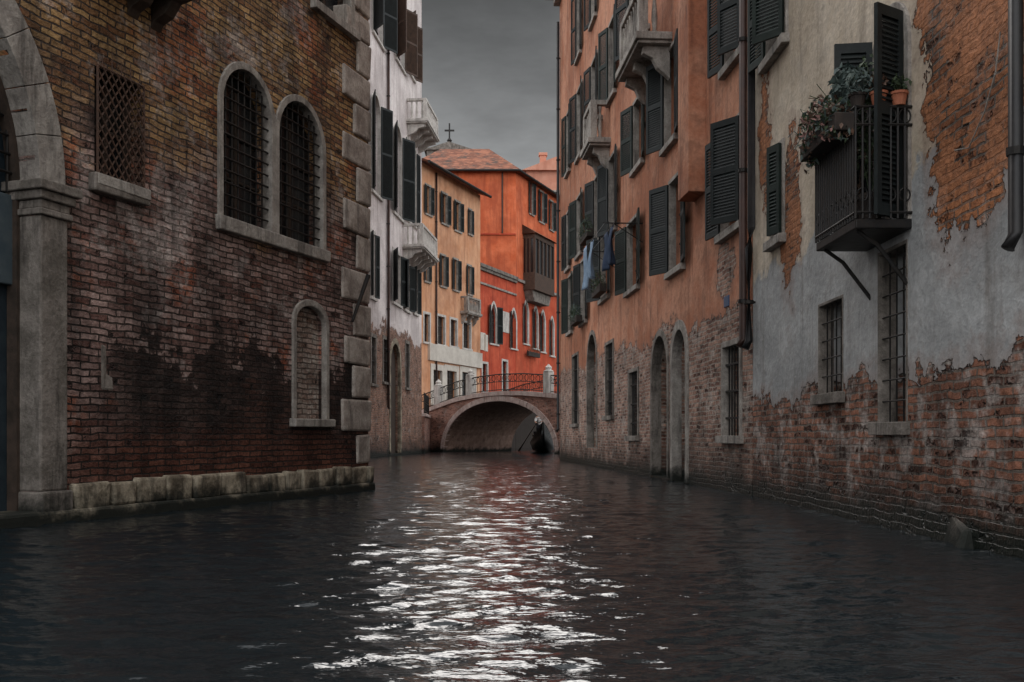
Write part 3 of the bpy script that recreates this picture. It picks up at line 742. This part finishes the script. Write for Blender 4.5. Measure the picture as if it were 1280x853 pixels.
E = Bld('red_building', 'low red building with white gothic windows between the peach house and the orange house', 'building', (-2.25, 67), (.27, 73.06))
E.W(613, 621, 380, 430, 'gothic', sur=.2, smat=STONEW, shut=(165, 160))
E.W(639, 645, 388, 436, 'gothic', sur=.2, smat=STONEW, shut=(165, None))
for bx in ((603, 609, 455, 490), (628, 634, 452, 490)): E.W(*bx, sur=.15, smat=STONEW)
t = E.rect(627, 636, 390, 416)
E.part(MB().box(t[0], t[1], -.05, .02, t[2], t[3]), 'plaque', STONEW, bevel=.01)
t = E.rect(600, 606, 416, 438)
E.part(MB().box(t[0], t[1], -.05, .02, t[2], t[3]), 'street_plate', WHITEP, bevel=.01)
eE = E.uz(599, 329)[1]
E.part(MB().box(-.1, E.L, -.22, .05, eE - .25, eE).box(-.06, E.L, -.14, .05, eE - .45, eE - .25), 'cornice', STONED, bevel=.02)
zl = E.uz(599, 352)[1]
E.part(MB().box(0, E.L, -.1, .02, zl - .14, zl), 'string_course', STONE, bevel=.01)
E.wall(0, E.L, -.6, eE, 3.5, M_E)
E.part(MB().add([(-.1, -.1, eE + .002), (E.L, -.1, eE + .002), (E.L, 3.4, eE + .9), (-.1, 3.4, eE + .9)], [(0, 1, 2, 3)]), 'roof', TILEO)

Fh = Bld('pink_house', 'pale pink house with a small chimney glimpsed behind the orange house', 'house', (1.3, 92), (9, 92))
zF = Fh.uz(680, 214)[1]
Fh.W(693, 698, 240, 268, sur=.15)
Fh.wall(0, Fh.L, 0, zF, 8, M_F)
zr = Fh.uz(680, 200)[1]
Fh.part(MB().prism([(-.4, zF), (Fh.L + .4, zF), (Fh.L / 2, zr + .6)], -.4, 8.2), 'roof', M_F)
Fh.part(MB().box(1.3, 1.9, 1, 1.6, zF, zr + .7).box(1.2, 2.0, .9, 1.7, zr + .7, zr + .95), 'chimney', M_F, bevel=.02)
Ch = Bld('church_gable', 'dark church gable topped by an iron cross above the tile roofs', 'church', (-9.6, 112), (-4.6, 112))
zc1 = Ch.uz(562, 188)[1]; zc2 = Ch.uz(562, 178)[1]; zc3 = Ch.uz(562, 151)[1]
Ch.part(MB().box(0, 5, 0, 6, 0, zc1), 'wall', STONED)
Ch.part(MB().prism([(-.3, zc1), (5.3, zc1), (2.5, zc2)], -.3, 6.3), 'roof', STONED)
Ch.part(MB().lathe([(.35, 0), (.2, .3), (.3, .5), (.08, .8)], (2.5, 1, zc2), 8).box(2.42, 2.58, .92, 1.08, zc2 + .7, zc3).box(1.95, 3.05, .93, 1.07, zc3 - .9, zc3 - .72), 'cross', IRON)

# ================================================================== bridge
Br = Bld('stone_bridge', 'low arched stone and brick bridge with iron railing spanning the canal', 'bridge', (-3.76, 55), (2.1, 48.5))
Lb = Br.L; dep = 5.0
def deck(x):
    xs = [-3.0, -1.6, 1.1, 2.9, 4.6, 6.5, 8.7, 12]; zs = [2.02, 2.3, 2.85, 3.02, 3.08, 3.02, 2.82, 2.4]
    return float(np.interp(x, xs, zs))
N = 28
arc = [(Lb / 2 - Lb / 2 * math.cos(math.pi * i / N), -.1 + 2.78 * math.sin(math.pi * i / N) ** .9) for i in range(N + 1)]
for y in (0, dep):
    br = MB()
    cols = sorted({-3.0, 12.0, 0.0, Lb, *[a[0] for a in arc], -2, -1, 9.5, 10.5})
    for a, b in zip(cols[:-1], cols[1:]):
        if a >= 0 and b <= Lb:
            la = float(np.interp(a, [p[0] for p in arc], [p[1] for p in arc])); lb = float(np.interp(b, [p[0] for p in arc], [p[1] for p in arc]))
        else: la = lb = -.6
        br.add([(a, y, la), (b, y, lb), (b, y, deck(b)), (a, y, deck(a))], [(0, 1, 2, 3)])
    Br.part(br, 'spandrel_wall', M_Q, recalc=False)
so = MB()
for (a, b) in zip(arc[:-1], arc[1:]):
    so.add([(a[0], 0, a[1]), (b[0], 0, b[1]), (b[0], dep, b[1]), (a[0], dep, a[1])], [(0, 1, 2, 3)])
for x in (0, Lb): so.add([(x, 0, -.6), (x, dep, -.6), (x, dep, -.1), (x, 0, -.1)], [(0, 1, 2, 3)])
Br.part(so, 'vault', VAULT, recalc=False)
nv = 25
def arcpt(t, w):
    c = Vector((Lb / 2 - (Lb / 2) * math.cos(t), -.1 + 2.78 * math.sin(t) ** .9))
    nn = Vector((-math.cos(t) * 2.78, math.sin(t) * Lb / 2)).normalized()
    return c + nn * w
rg = MB()
for i in range(nv):
    a0 = math.pi * i / nv + .003; a1 = math.pi * (i + 1) / nv - .003
    q = [arcpt(a0, .0), arcpt((a0 + a1) / 2, .0), arcpt(a1, .0), arcpt(a1, .28), arcpt((a0 + a1) / 2, .28), arcpt(a0, .28)]
    rg.prism(q, -.06, .25)
Br.part(rg, 'arch_ring', BRIDGES, bevel=.015)
ds = MB()
for y0 in (-.1, dep - .25):
    cp = MB()
    for i in range(24):
        a = -3 + 15 * i / 24; b = a + 15 / 24
        cp.add([(a, y0, deck(a) - .1), (b, y0, deck(b) - .1), (b, y0 + .35, deck(b) - .1), (a, y0 + .35, deck(a) - .1), (a, y0, deck(a) + .12), (b, y0, deck(b) + .12), (b, y0 + .35, deck(b) + .12), (a, y0 + .35, deck(a) + .12)],
               [(0, 3, 2, 1), (4, 5, 6, 7), (0, 1, 5, 4), (2, 3, 7, 6)])
    Br.part(cp, 'coping', BRIDGES)
for i in range(24):
    a = -3 + 15 * i / 24; b = a + 15 / 24
    ds.add([(a, .24, deck(a) + .02), (b, .24, deck(b) + .02), (b, dep - .24, deck(b) + .02), (a, dep - .24, deck(a) + .02)], [(0, 1, 2, 3)])
Br.part(ds, 'deck', STONED)
for y0 in (.06, dep - .08):
    ir = MB()
    for zo in (.2, .62, 1.0):
        ir.tube([(x, y0, deck(x) + zo) for x in [-2.8 + 14.6 * i / 40 for i in range(41)]], .022 if zo < 1 else .03, 5)
    for i in range(int(14.6 / .14)):
        x = -2.8 + .14 * i
        ir.tube([(x, y0, deck(x) + .1), (x, y0, deck(x) + 1.0)], .013, 4)
    for i in range(int(14.6 / .42)):
        x = -2.6 + .42 * i
        ir.tube([(x + .15 * math.cos(q), y0, deck(x) + .81 + .15 * math.sin(q)) for q in [j * math.pi / 5 for j in range(11)]], .016, 4)
    Br.part(ir, 'railing', IRON)
for x in (-.6, 2.2, 8.2):
    Br.part(MB().box(x - .19, x + .19, -.1, .28, deck(x) + .1, deck(x) + 1.16).lathe([(.24, 0), (.24, .06), (.14, .1), (.17, .22), (.02, .38)], (x, .09, deck(x) + 1.16), 8), 'post', STONEW, bevel=.015)

# ================================================================== quay at left of bridge
Lq = Br.M @ Vector((-1.2, 0, 0))
foot = [(-4.5, 50.3), (-4.42, 50.3), (Lq.x, Lq.y), (-3.7, 57.5), (-2.4, 60.5), (-1.4, 64.5), (-2.25, 67), (-14, 67), (-14, 50.3)]
qq = MB(); k = len(foot)
qq.add([(x, y, -.6) for x, y in foot] + [(x, y, 2.0) for x, y in foot], [tuple(range(k, 2 * k))] + [(i, (i + 1) % k, (i + 1) % k + k, i + k) for i in range(k)])
quay = tag(qq.build('pavement', M_Q, None), kind='structure')
fr = Bld('quay_railing', 'short iron railing along the quay edge left of the bridge', 'railing', (-4.4, 50.4), (Lq.x - .05, Lq.y - .05))
ir = MB()
for zo in (2.15, 2.6, 3.05): ir.tube([(0, .05, zo), (fr.L, .05, zo)], .025, 5)
for i in range(int(fr.L / .16) + 1): ir.tube([(.16 * i, .05, 2.0), (.16 * i, .05, 3.05)], .012, 4)
fr.part(ir, 'railing', IRON)
fr.part(MB().box(-.1, fr.L, -.08, .3, 1.86, 2.02), 'coping', BRIDGES, bevel=.02)

# ================================================================== gondola and gondolier
gx, gy, ga = 1.58, 50.6, math.atan2(9, .30)
G = empty('gondola', (gx, gy, 0), ga); tag(G, 'black gondola with upright iron prow passing under the bridge arch', 'boat')
GL = 10.5; ns = 40; hull = MB(); vs = []; fs = []
for i in range(ns + 1):
    s = i / ns; t = abs(2 * s - 1)
    w = .74 * max(.05, (1 - t ** 4)); gz = .52 + 1.05 * t ** 4; kz = -.12 + .7 * t ** 5
    x = s * GL
    vs += [(x, -w, gz), (x, -w * .8, kz + (gz - kz) * .35), (x, 0, kz), (x, w * .8, kz + (gz - kz) * .35), (x, w, gz), (x, w * .88, gz - .03), (x, 0, gz - .05), (x, -w * .88, gz - .03)]
for i in range(ns):
    for k in range(8): fs.append((i * 8 + k, i * 8 + (k + 1) % 8, (i + 1) * 8 + (k + 1) % 8, (i + 1) * 8 + k))
fs += [tuple(range(8)), tuple(range(ns * 8 + 7, ns * 8 - 1, -1))]
BLK = plain('gondola_lacquer', (.006, .006, .007), (.012, .012, .012), .3, 3, .001, 0, .5)
STEEL = plain('prow_steel', (.10, .10, .10), (.2, .2, .19), .4, 4, .001, .6)
GOLD = plain('brass_trim', (.35, .18, .05), (.5, .28, .08), .4, 4, .001, .7)
hull.add(vs, fs); hull.build('hull', BLK, G, smooth=True)
fe = MB()
fe.prism([(.25, .9), (-.05, 1.0), (-.15, 1.3), (-.12, 1.7), (-.02, 1.95), (.22, 1.98), (.28, 1.9), (.1, 1.82), (.04, 1.6), (.04, 1.45), (.3, 1.4)], -.03, .03)
for j in range(6): fe.box(-.35, -.1, -.015, .015, 1.05 + j * .09, 1.1 + j * .09)
fe.build('prow_iron', STEEL, G)
ch_ = MB().box(4.3, 5.4, -.5, .5, .5, .72).box(5.4, 5.5, -.55, .55, .5, 1.15)
ch_.build('seat', plain('seat_black', (.012, .01, .01), (.03, .02, .02), .8, 5, .003), G, bevel=.04)
MB().tube([(7.9, .5, .5), (7.9, .55, .8), (7.8, .62, .95), (7.95, .66, 1.05)], [.06, .05, .05, .03], 6).build('oarlock', WOOD, G)
MB().box(1.4, 1.6, -.3, .3, .72, .84).build('brass_trim', GOLD, G)

SKIN = plain('skin', (.42, .24, .17), (.5, .3, .22), .6, 8, .001)
TROU = plain('dark_trousers', (.012, .012, .016), (.02, .02, .025), .9, 8, .003)
STRAW = plain('straw', (.5, .36, .18), (.6, .45, .25), .8, 20, .004)
HAIR = plain('dark_hair', (.015, .01, .008), (.03, .02, .015), .7, 20, .003)
def skin_obj(name, verts, edges, radii, root, mat, parent, sub=2):
    me = bpy.data.meshes.new(name); me.from_pydata(verts, edges, []); me.update()
    o = bpy.data.objects.new(name, me); C.objects.link(o); o.parent = parent
    o.modifiers.new('Skin', 'SKIN')
    sv = me.skin_vertices[0].data
    for i, r in enumerate(radii): sv[i].radius = (r, r) if not isinstance(r, tuple) else r; sv[i].use_root = (i == root)
    sb = o.modifiers.new('Subdivision', 'SUBSURF'); sb.levels = sub; sb.render_levels = sub
    me.materials.append(mat)
    return o
Pm = Matrix.Translation((gx, gy, 0)) @ Matrix.Rotation(ga, 4, 'Z')
pp = Pm @ Vector((8.4, .22, .58))
P = empty('person', pp, ga + math.pi); tag(P, 'gondolier in white shirt standing at the stern holding an oar', 'person')
J = [(0, 0, .95), (0, 0, 1.12), (.03, 0, 1.32), (.05, 0, 1.45), (.06, 0, 1.53), (.07, 0, 1.63), (.08, 0, 1.74),
     (.02, .1, .92), (.12, .12, .5), (.08, .13, .08), (.2, .14, .03),
     (-.02, -.1, .92), (-.1, -.13, .5), (-.18, -.14, .08), (-.06, -.16, .03),
     (.05, .19, 1.4), (.22, .25, 1.18), (.42, .1, 1.15), (.5, .06, 1.16),
     (.05, -.19, 1.4), (.2, -.27, 1.15), (.44, -.2, 1.08), (.52, -.18, 1.08)]
Ed = [(0, 1), (1, 2), (2, 3), (3, 4), (4, 5), (5, 6), (0, 7), (7, 8), (8, 9), (9, 10), (0, 11), (11, 12), (12, 13), (13, 14), (3, 15), (15, 16), (16, 17), (17, 18), (3, 19), (19, 20), (20, 21), (21, 22)]
Rd = [.13, .12, .14, .11, .055, .085, .07, .09, .06, .042, .035, .09, .06, .042, .035, .06, .045, .033, .04, .06, .045, .033, .04]
skin_obj('body', J, Ed, Rd, 0, SKIN, P)
ids = [1, 2, 3, 15, 16, 19, 20, 0]; mp = {a: i for i, a in enumerate(ids)}
skin_obj('shirt', [J[i] for i in ids], [(mp[a], mp[b]) for a, b in Ed if a in mp and b in mp], [Rd[i] + .022 for i in ids], 0, CLOTHW, P)
ids = [0, 7, 8, 9, 11, 12, 13]; mp = {a: i for i, a in enumerate(ids)}
skin_obj('trousers', [J[i] for i in ids], [(mp[a], mp[b]) for a, b in Ed if a in mp and b in mp], [Rd[i] + .02 for i in ids], 0, TROU, P)
MB().lathe([(.0, 0), (.17, -.005), (.18, .008), (.095, .015), (.09, .09), (.0, .1)], (.08, 0, 1.74), 14).build('hat', STRAW, P, smooth=True)
MB().lathe([(.02, -.1), (.088, -.06), (.092, .03), (.05, .06)], (.055, 0, 1.68), 10).build('hair', HAIR, P, smooth=True)
Pw = Matrix.Translation(pp) @ Matrix.Rotation(ga + math.pi, 4, 'Z')
a_ = Pw @ Vector((.54, .35, 1.2)); b_ = Pw @ Vector((.5, -.18, 1.06)); c_ = Pw @ Vector((-.9, -1.3, -.65))
tag(MB().tube([a_, b_, c_.lerp(b_, .3), c_], [.022, .025, .03, .07], 8).build('oar', WOOD), 'long wooden oar held by the gondolier', 'oar')

# ================================================================== plants, pots, laundry
def foliage(mb, c, rx, ry, rz, n, s, rs, droop=0.0):
    for i in range(n):
        while True:
            p = Vector((rs.uniform(-1, 1), rs.uniform(-1, 1), rs.uniform(-1, 1)))
            if p.length < 1: break
        q = Vector((c[0] + p.x * rx, c[1] + p.y * ry, c[2] + p.z * rz - droop * abs(p.x) ** 2))
        d = Vector((rs.gauss(0, 1), rs.gauss(0, 1), rs.gauss(.3, 1))).normalized(); e = d.cross(Vector((rs.gauss(0, 1), rs.gauss(0, 1), rs.gauss(0, 1)))).normalized()
        l = s * rs.uniform(.6, 1.4)
        mb.add([q - d * l * .5, q + e * l * .22, q + d * l * .5 + Vector((0, 0, -.2 * l)), q - e * l * .22], [(0, 1, 2), (0, 2, 3)])
def potted(loc, label, r=.11, h=.2, leaf=None, n=120, size=.05, fol=(.16, .16, .18), zf=.15, group=None, pot=None):
    t = empty('potted_plant', loc); tag(t, label, 'plant', group)
    MB().lathe([(r * .7, 0), (r * .95, h * .8), (r * 1.08, h * .8), (r * 1.1, h), (r * .95, h), (r * .9, h * .85)], (0, 0, 0), 14).build('pot', pot or TERRA, t, smooth=False)
    MB().lathe([(r * .9, h * .84), (.001, h * .88)], (0, 0, 0), 10).build('soil', SOIL, t)
    mb = MB(); foliage(mb, (0, 0, h + zf), *fol, n, size, rnd)
    for i in range(7):
        a = rnd.uniform(0, 6.28); mb.tube([(0, 0, h * .85), (fol[0] * .7 * math.cos(a), fol[1] * .7 * math.sin(a), h + zf + rnd.uniform(-.05, .1))], .004, 4)
    mb.build('foliage', leaf or LEAF, t, recalc=False)
    return t
def onR1(u, y, z): return tuple(R1.M @ Vector((u, y, z)))
potted(onR1(bu1 - .02, -.10, bzf + .945), 'small terracotta pot at the wall end of the iron balcony rail', .07, .11, LEAF, 70, .055, (.10, .10, .08), .06)
potted(onR1(bu1 - .02, -.27, bzf + .945), 'small terracotta pot nearer the outer corner of the iron balcony rail', .07, .11, LEAFD, 80, .055, (.10, .10, .09), .07)
potted(onR1(bu1 - .06, -.43, bzf + .945), 'dark pot with grey foliage on the outer corner of the iron balcony', .07, .11, LEAFG, 190, .06, (.14, .13, .13), .09, pot=TROUGH)
potted(onR1(bu0 + .5, -out + .1, bzf + .945), 'tall spiky grey green plant above the iron balcony rail', .1, .13, LEAFG, 150, .11, (.12, .12, .22), .2, pot=TROUGH)
potted(onR1(bu0 + .85, -out + .2, bzf + .02), 'bushy dark plant standing on the iron balcony floor', .12, .22, LEAF, 420, .08, (.2, .16, .55), .66, pot=TROUGH)
potted(onR1(bu0 + .3, -.2, bzf + .02), 'withered shrub standing at the back of the iron balcony', .12, .22, LEAFD, 360, .07, (.2, .15, .52), .7, pot=TROUGH)
def planter(M, L, label, leaves, n=260, h=.18, fol=.2, dr=.15, pot=None):
    t = empty('planter', M.to_translation(), M.to_euler().z); tag(t, label, 'planter')
    MB().prism([(0, 0), (L, 0), (L, h), (0, h)], -.09, .09).build('trough', pot or TROUGH, t, bevel=.01)
    for k, (lm, f) in enumerate(leaves):
        mb = MB(); foliage(mb, (L / 2 + rnd.uniform(-.1, .1) * L, -.03, h + fol * .4), L * .55, .17, fol, int(n * f), .06, rnd, dr)
        for q in range(int(10 * f) + 2):
            x = rnd.uniform(0, L); x2 = x + rnd.uniform(-.15, .15)
            mb.tube([(x, 0, h), (x2, -.08 + rnd.uniform(-.1, .1), h + fol * rnd.uniform(.6, 1.5)), (x2 + rnd.uniform(-.1, .1), -.12 + rnd.uniform(-.1, .1), h + fol * rnd.uniform(-.6, 1.6))], .004, 4)
        mb.build('foliage', lm, t, recalc=False)
Mb = R1.M @ Matrix.Translation((bu0 + .06, -out - .08, bzf + .74))
planter(Mb, .98, 'trough of trailing withered flowers hung on the iron balcony front', [(LEAFG, .5), (LEAFD, .6), (LEAF, .5), (LEAFP, .22)], 600, .15, .2, .3)
Me_ = R1.M @ Matrix.Translation((bu0 - .09, -.05, bzf + .74)) @ Matrix.Rotation(R(-90), 4, 'Z')
planter(Me_, .38, 'short trough of dry grey foliage on the far end of the iron balcony', [(LEAFG, .6), (LEAFD, .6), (LEAFP, .2)], 300, .15, .16, .25)
def onR2(u, y, z): return R2.M @ Matrix.Translation((u, y, z))
planter(onR2(R2.uz(760, 0)[0] - .6, -.24, R2.uz(757, 372)[1]), 1.3, 'leafy window box on the orange facade beside the laundry', [(LEAF, 1.0), (LEAFD, .3)], 300, .2, .28, .2)
planter(onR2(R2.uz(745, 0)[0] - .6, -.28, R2.uz(747, 300)[1]), 1.4, 'leafy window box above the laundry on the orange facade', [(LEAF, 1.0), (LEAFG, .3)], 300, .2, .3, .2)
planter(onR2(R2.uz(730, 0)[0] - .6, -.24, R2.uz(731, 405)[1]), 1.3, 'leafy window box farthest along the orange facade', [(LEAF, 1.0), (LEAFG, .3)], 260, .2, .3, .2)
planter(D.M @ Matrix.Translation((D.uz(655, 0)[0], -.3, D.uz(660, 446)[1])), 2.4, 'balcony trough of dark plants under the wooden bay window', [(LEAF, 1.0), (LEAFD, .4)], 300, .35, .35, .1)

lu0 = 13.0; lz = 5.3
ln = empty('clothes_line', (R2.M @ Vector((lu0, 0, 0))), R2.ang); tag(ln, 'clothes line strung on two iron arms from the orange facade', 'clothes line')
for x in (-1.6, 1.6): MB().tube([(x, 0, lz), (x, -.85, lz)], .014).tube([(x, 0, lz - .4), (x, -.6, lz - .02)], .01).build('arm', IRON, ln)
for y in (-.35, -.6, -.8): MB().tube([(-1.6, y, lz + .012), (0, y, lz - .0), (1.6, y, lz + .012)], .005, 4).build('line', CLOTHW, ln)
def cloth(x, y, w, h, mat, name, label, cat, legs=False):
    nx, nz = 14, 16; o = empty(name, R2.M @ Vector((lu0 + x, y, lz)), R2.ang); tag(o, label, cat)
    mb = MB(); vs = []; fs = []; ph = rnd.uniform(0, 6)
    for j in range(nz + 1):
        for i in range(nx + 1):
            s = i / nx; t = j / nz
            vs.append(((s - .5) * w * (1 - .12 * t), .07 * t * math.sin(s * 9 + ph) + .02 * math.sin(t * 6 + ph), -t * h + .02 * math.sin(s * 6.28) * t))
    for j in range(nz):
        for i in range(nx):
            if legs and j > 5 and i == nx // 2: continue
            fs.append((j * (nx + 1) + i, j * (nx + 1) + i + 1, (j + 1) * (nx + 1) + i + 1, (j + 1) * (nx + 1) + i))
    mb.add(vs, fs); c = mb.build('fabric', mat, o, smooth=True)
    sd = c.modifiers.new('Solidify', 'SOLIDIFY'); sd.thickness = .012
    for sx in (-.4, .4): MB().box(sx * w - .008, sx * w + .008, -.012, .02, -.04, .03).build('peg', WOOD, o)
cloth(-1.1, -.8, .45, 1.0, CLOTHP, 'trousers', 'pale blue trousers hanging from the clothes line on the orange facade', 'laundry', True)
cloth(-.4, -.8, .5, .85, CLOTHP, 'towel', 'pale blue towel hanging between the trousers on the clothes line', 'laundry')
cloth(.5, -.6, .5, .8, CLOTHD, 'shirt', 'dark blue shirt hanging beside the dark trousers on the clothes line', 'laundry')
cloth(1.2, -.6, .45, .8, CLOTHD, 'trousers', 'dark blue trousers hanging at the near end of the clothes line', 'laundry', True)

# ================================================================== water, ground
nX, nY = 760, 1100
Ys = 1.6 * (95 / 1.6) ** (np.arange(nY) / (nY - 1.0)); Ts = np.linspace(-1, 1, nX)
Wd = np.minimum(9.0, 2.0 + .6 * Ys)
X = Ts[None, :] * Wd[:, None]; Y = np.repeat(Ys[:, None], nX, 1)
rs = np.random.RandomState(5); Z = np.zeros_like(X)
dY = np.gradient(Ys)[:, None]; step = np.maximum(dY, (2 * Wd / nX)[:, None] * .6)
for i in range(170):
    lam = .055 * (.6 / .055) ** rs.rand(); th = math.pi / 2 + rs.randn() * .42
    kx, ky = 2 * math.pi / lam * math.cos(th), 2 * math.pi / lam * math.sin(th)
    sl_ = .0185 * (.7 + .6 * rs.rand()) * (1.0 if lam < .3 else .6)
    fade = np.clip((lam / step - 2.0) / 2.0, 0, 1)
    w = 1 + .6 * np.sin(X * rs.uniform(.4, 1.4) + Y * rs.uniform(.3, 1.0) + rs.rand() * 6)
    Z += sl_ * lam / (2 * math.pi) * np.sin(kx * X + ky * Y + rs.rand() * 6.28) * fade * w
me = bpy.data.meshes.new('water')
co = np.stack([X, Y, Z], -1).reshape(-1, 3).astype(np.float32)
me.vertices.add(len(co)); me.vertices.foreach_set('co', co.ravel())
idx = np.arange(nX * nY).reshape(nY, nX)
qd = np.stack([idx[:-1, :-1], idx[:-1, 1:], idx[1:, 1:], idx[1:, :-1]], -1).reshape(-1, 4)
me.loops.add(qd.size); me.loops.foreach_set('vertex_index', qd.ravel().astype(np.int32))
me.polygons.add(len(qd)); me.polygons.foreach_set('loop_start', (np.arange(len(qd)) * 4).astype(np.int32))
me.polygons.foreach_set('loop_total', np.full(len(qd), 4, np.int32))
me.polygons.foreach_set('use_smooth', np.ones(len(qd), bool))
me.update(calc_edges=True)
n = NT('canal_water'); n.xyz()
sc = n.vm('MULTIPLY', n.tc, (1.0, 2.8, 1.0))
hb = n.add(n.mul(n.noise(sc, 8.0, 3, .55), .010), n.mul(n.noise(sc, 1.8, 2, .5), .022))
wm = n.finish((.009, .013, .0155), .065, hb, 1.0, .8, .5)
n.b.inputs['IOR'].default_value = 1.333
me.materials.append(wm)
wo = bpy.data.objects.new('water', me); C.objects.link(wo); tag(wo, kind='structure')
gm = MB().add([(-1500, -1500, -.7), (1500, -1500, -.7), (1500, 1500, -.7), (-1500, 1500, -.7)], [(0, 1, 2, 3)])
tag(gm.build('ground', SOIL, None, recalc=False), kind='structure')

# ================================================================== world, sun, camera
SUN_EL, SUN_AZ = 39.0, -1.8     # degrees; azimuth from +Y towards +X
wd = bpy.data.worlds.new('World'); SC.world = wd; wd.use_nodes = True
n = NT(None, wd)
outw = n.t.nodes.new('ShaderNodeOutputWorld'); bg = n.t.nodes.new('ShaderNodeBackground')
n.t.links.new(bg.outputs[0], outw.inputs[0]); bg.inputs[1].default_value = .1
sky = n.node('ShaderNodeTexSky', None, sky_type='NISHITA', sun_disc=False)
sky.sun_elevation = R(SUN_EL); sky.sun_rotation = R(SUN_AZ)
tc = n.node('ShaderNodeTexCoord').outputs['Generated']
sp = n.node('ShaderNodeSeparateXYZ', {0: tc}); dx, dy, dz = sp.outputs[0], sp.outputs[1], sp.outputs[2]
cl = n.noise(n.vm('MULTIPLY', tc, (1.0, 1.0, 2.5)), 2.2, 6, .6)
clw = n.add(dz, n.mul(n.sub(cl, .5), .25))
bank = n.mul(n.smooth(dy, -.05, .55), n.smooth(clw, .44, .68, 1.0, 0.0))
cl2 = n.noise(n.vm('MULTIPLY', tc, (1.0, 1.0, 3.0)), 6.0, 5, .6)
lowL = n.mul(n.smooth(n.add(dz, n.mul(n.sub(cl, .5), .10)), .20, .42, 3.6, 1.15), n.smooth(cl2, .3, .7, .84, 1.16))
hiL = n.mul(n.smooth(cl, .3, .7, 16.5, 23.0), 1.0)
L = n.add(n.mul(bank, lowL), n.mul(n.sub(1.0, bank), hiL))
grey = n.mix(bank, (.98, .99, 1.0), (.96, .985, 1.0))
cloudc = n.scale(grey, L)
col = n.mix(n.mul(n.sub(1.0, bank), .10), cloudc, sky.outputs[0])
n.put(bg.inputs[0], col)
sl_ = bpy.data.lights.new('sun', 'SUN'); sl_.energy = .9; sl_.angle = R(22); sl_.color = (1, .95, .91)
so_ = bpy.data.objects.new('sun', sl_); C.objects.link(so_)
dv = Vector((math.sin(R(SUN_AZ)) * math.cos(R(SUN_EL)), math.cos(R(SUN_AZ)) * math.cos(R(SUN_EL)), math.sin(R(SUN_EL))))
so_.rotation_euler = (-dv).to_track_quat('-Z', 'Y').to_euler()
cam = bpy.data.cameras.new('camera'); cam.lens = 35; cam.sensor_width = 36; cam.sensor_fit = 'HORIZONTAL'
cam.shift_y = (HZ - 426.5) / 1280; cam.clip_end = 5000; cam.clip_start = .05
co_ = bpy.data.objects.new('camera', cam); C.objects.link(co_); co_.location = (0, 0, CH); co_.rotation_euler = (R(90), 0, 0)
SC.camera = co_
SC.view_settings.view_transform = 'Standard'; SC.view_settings.look = 'None'; SC.view_settings.exposure = 0
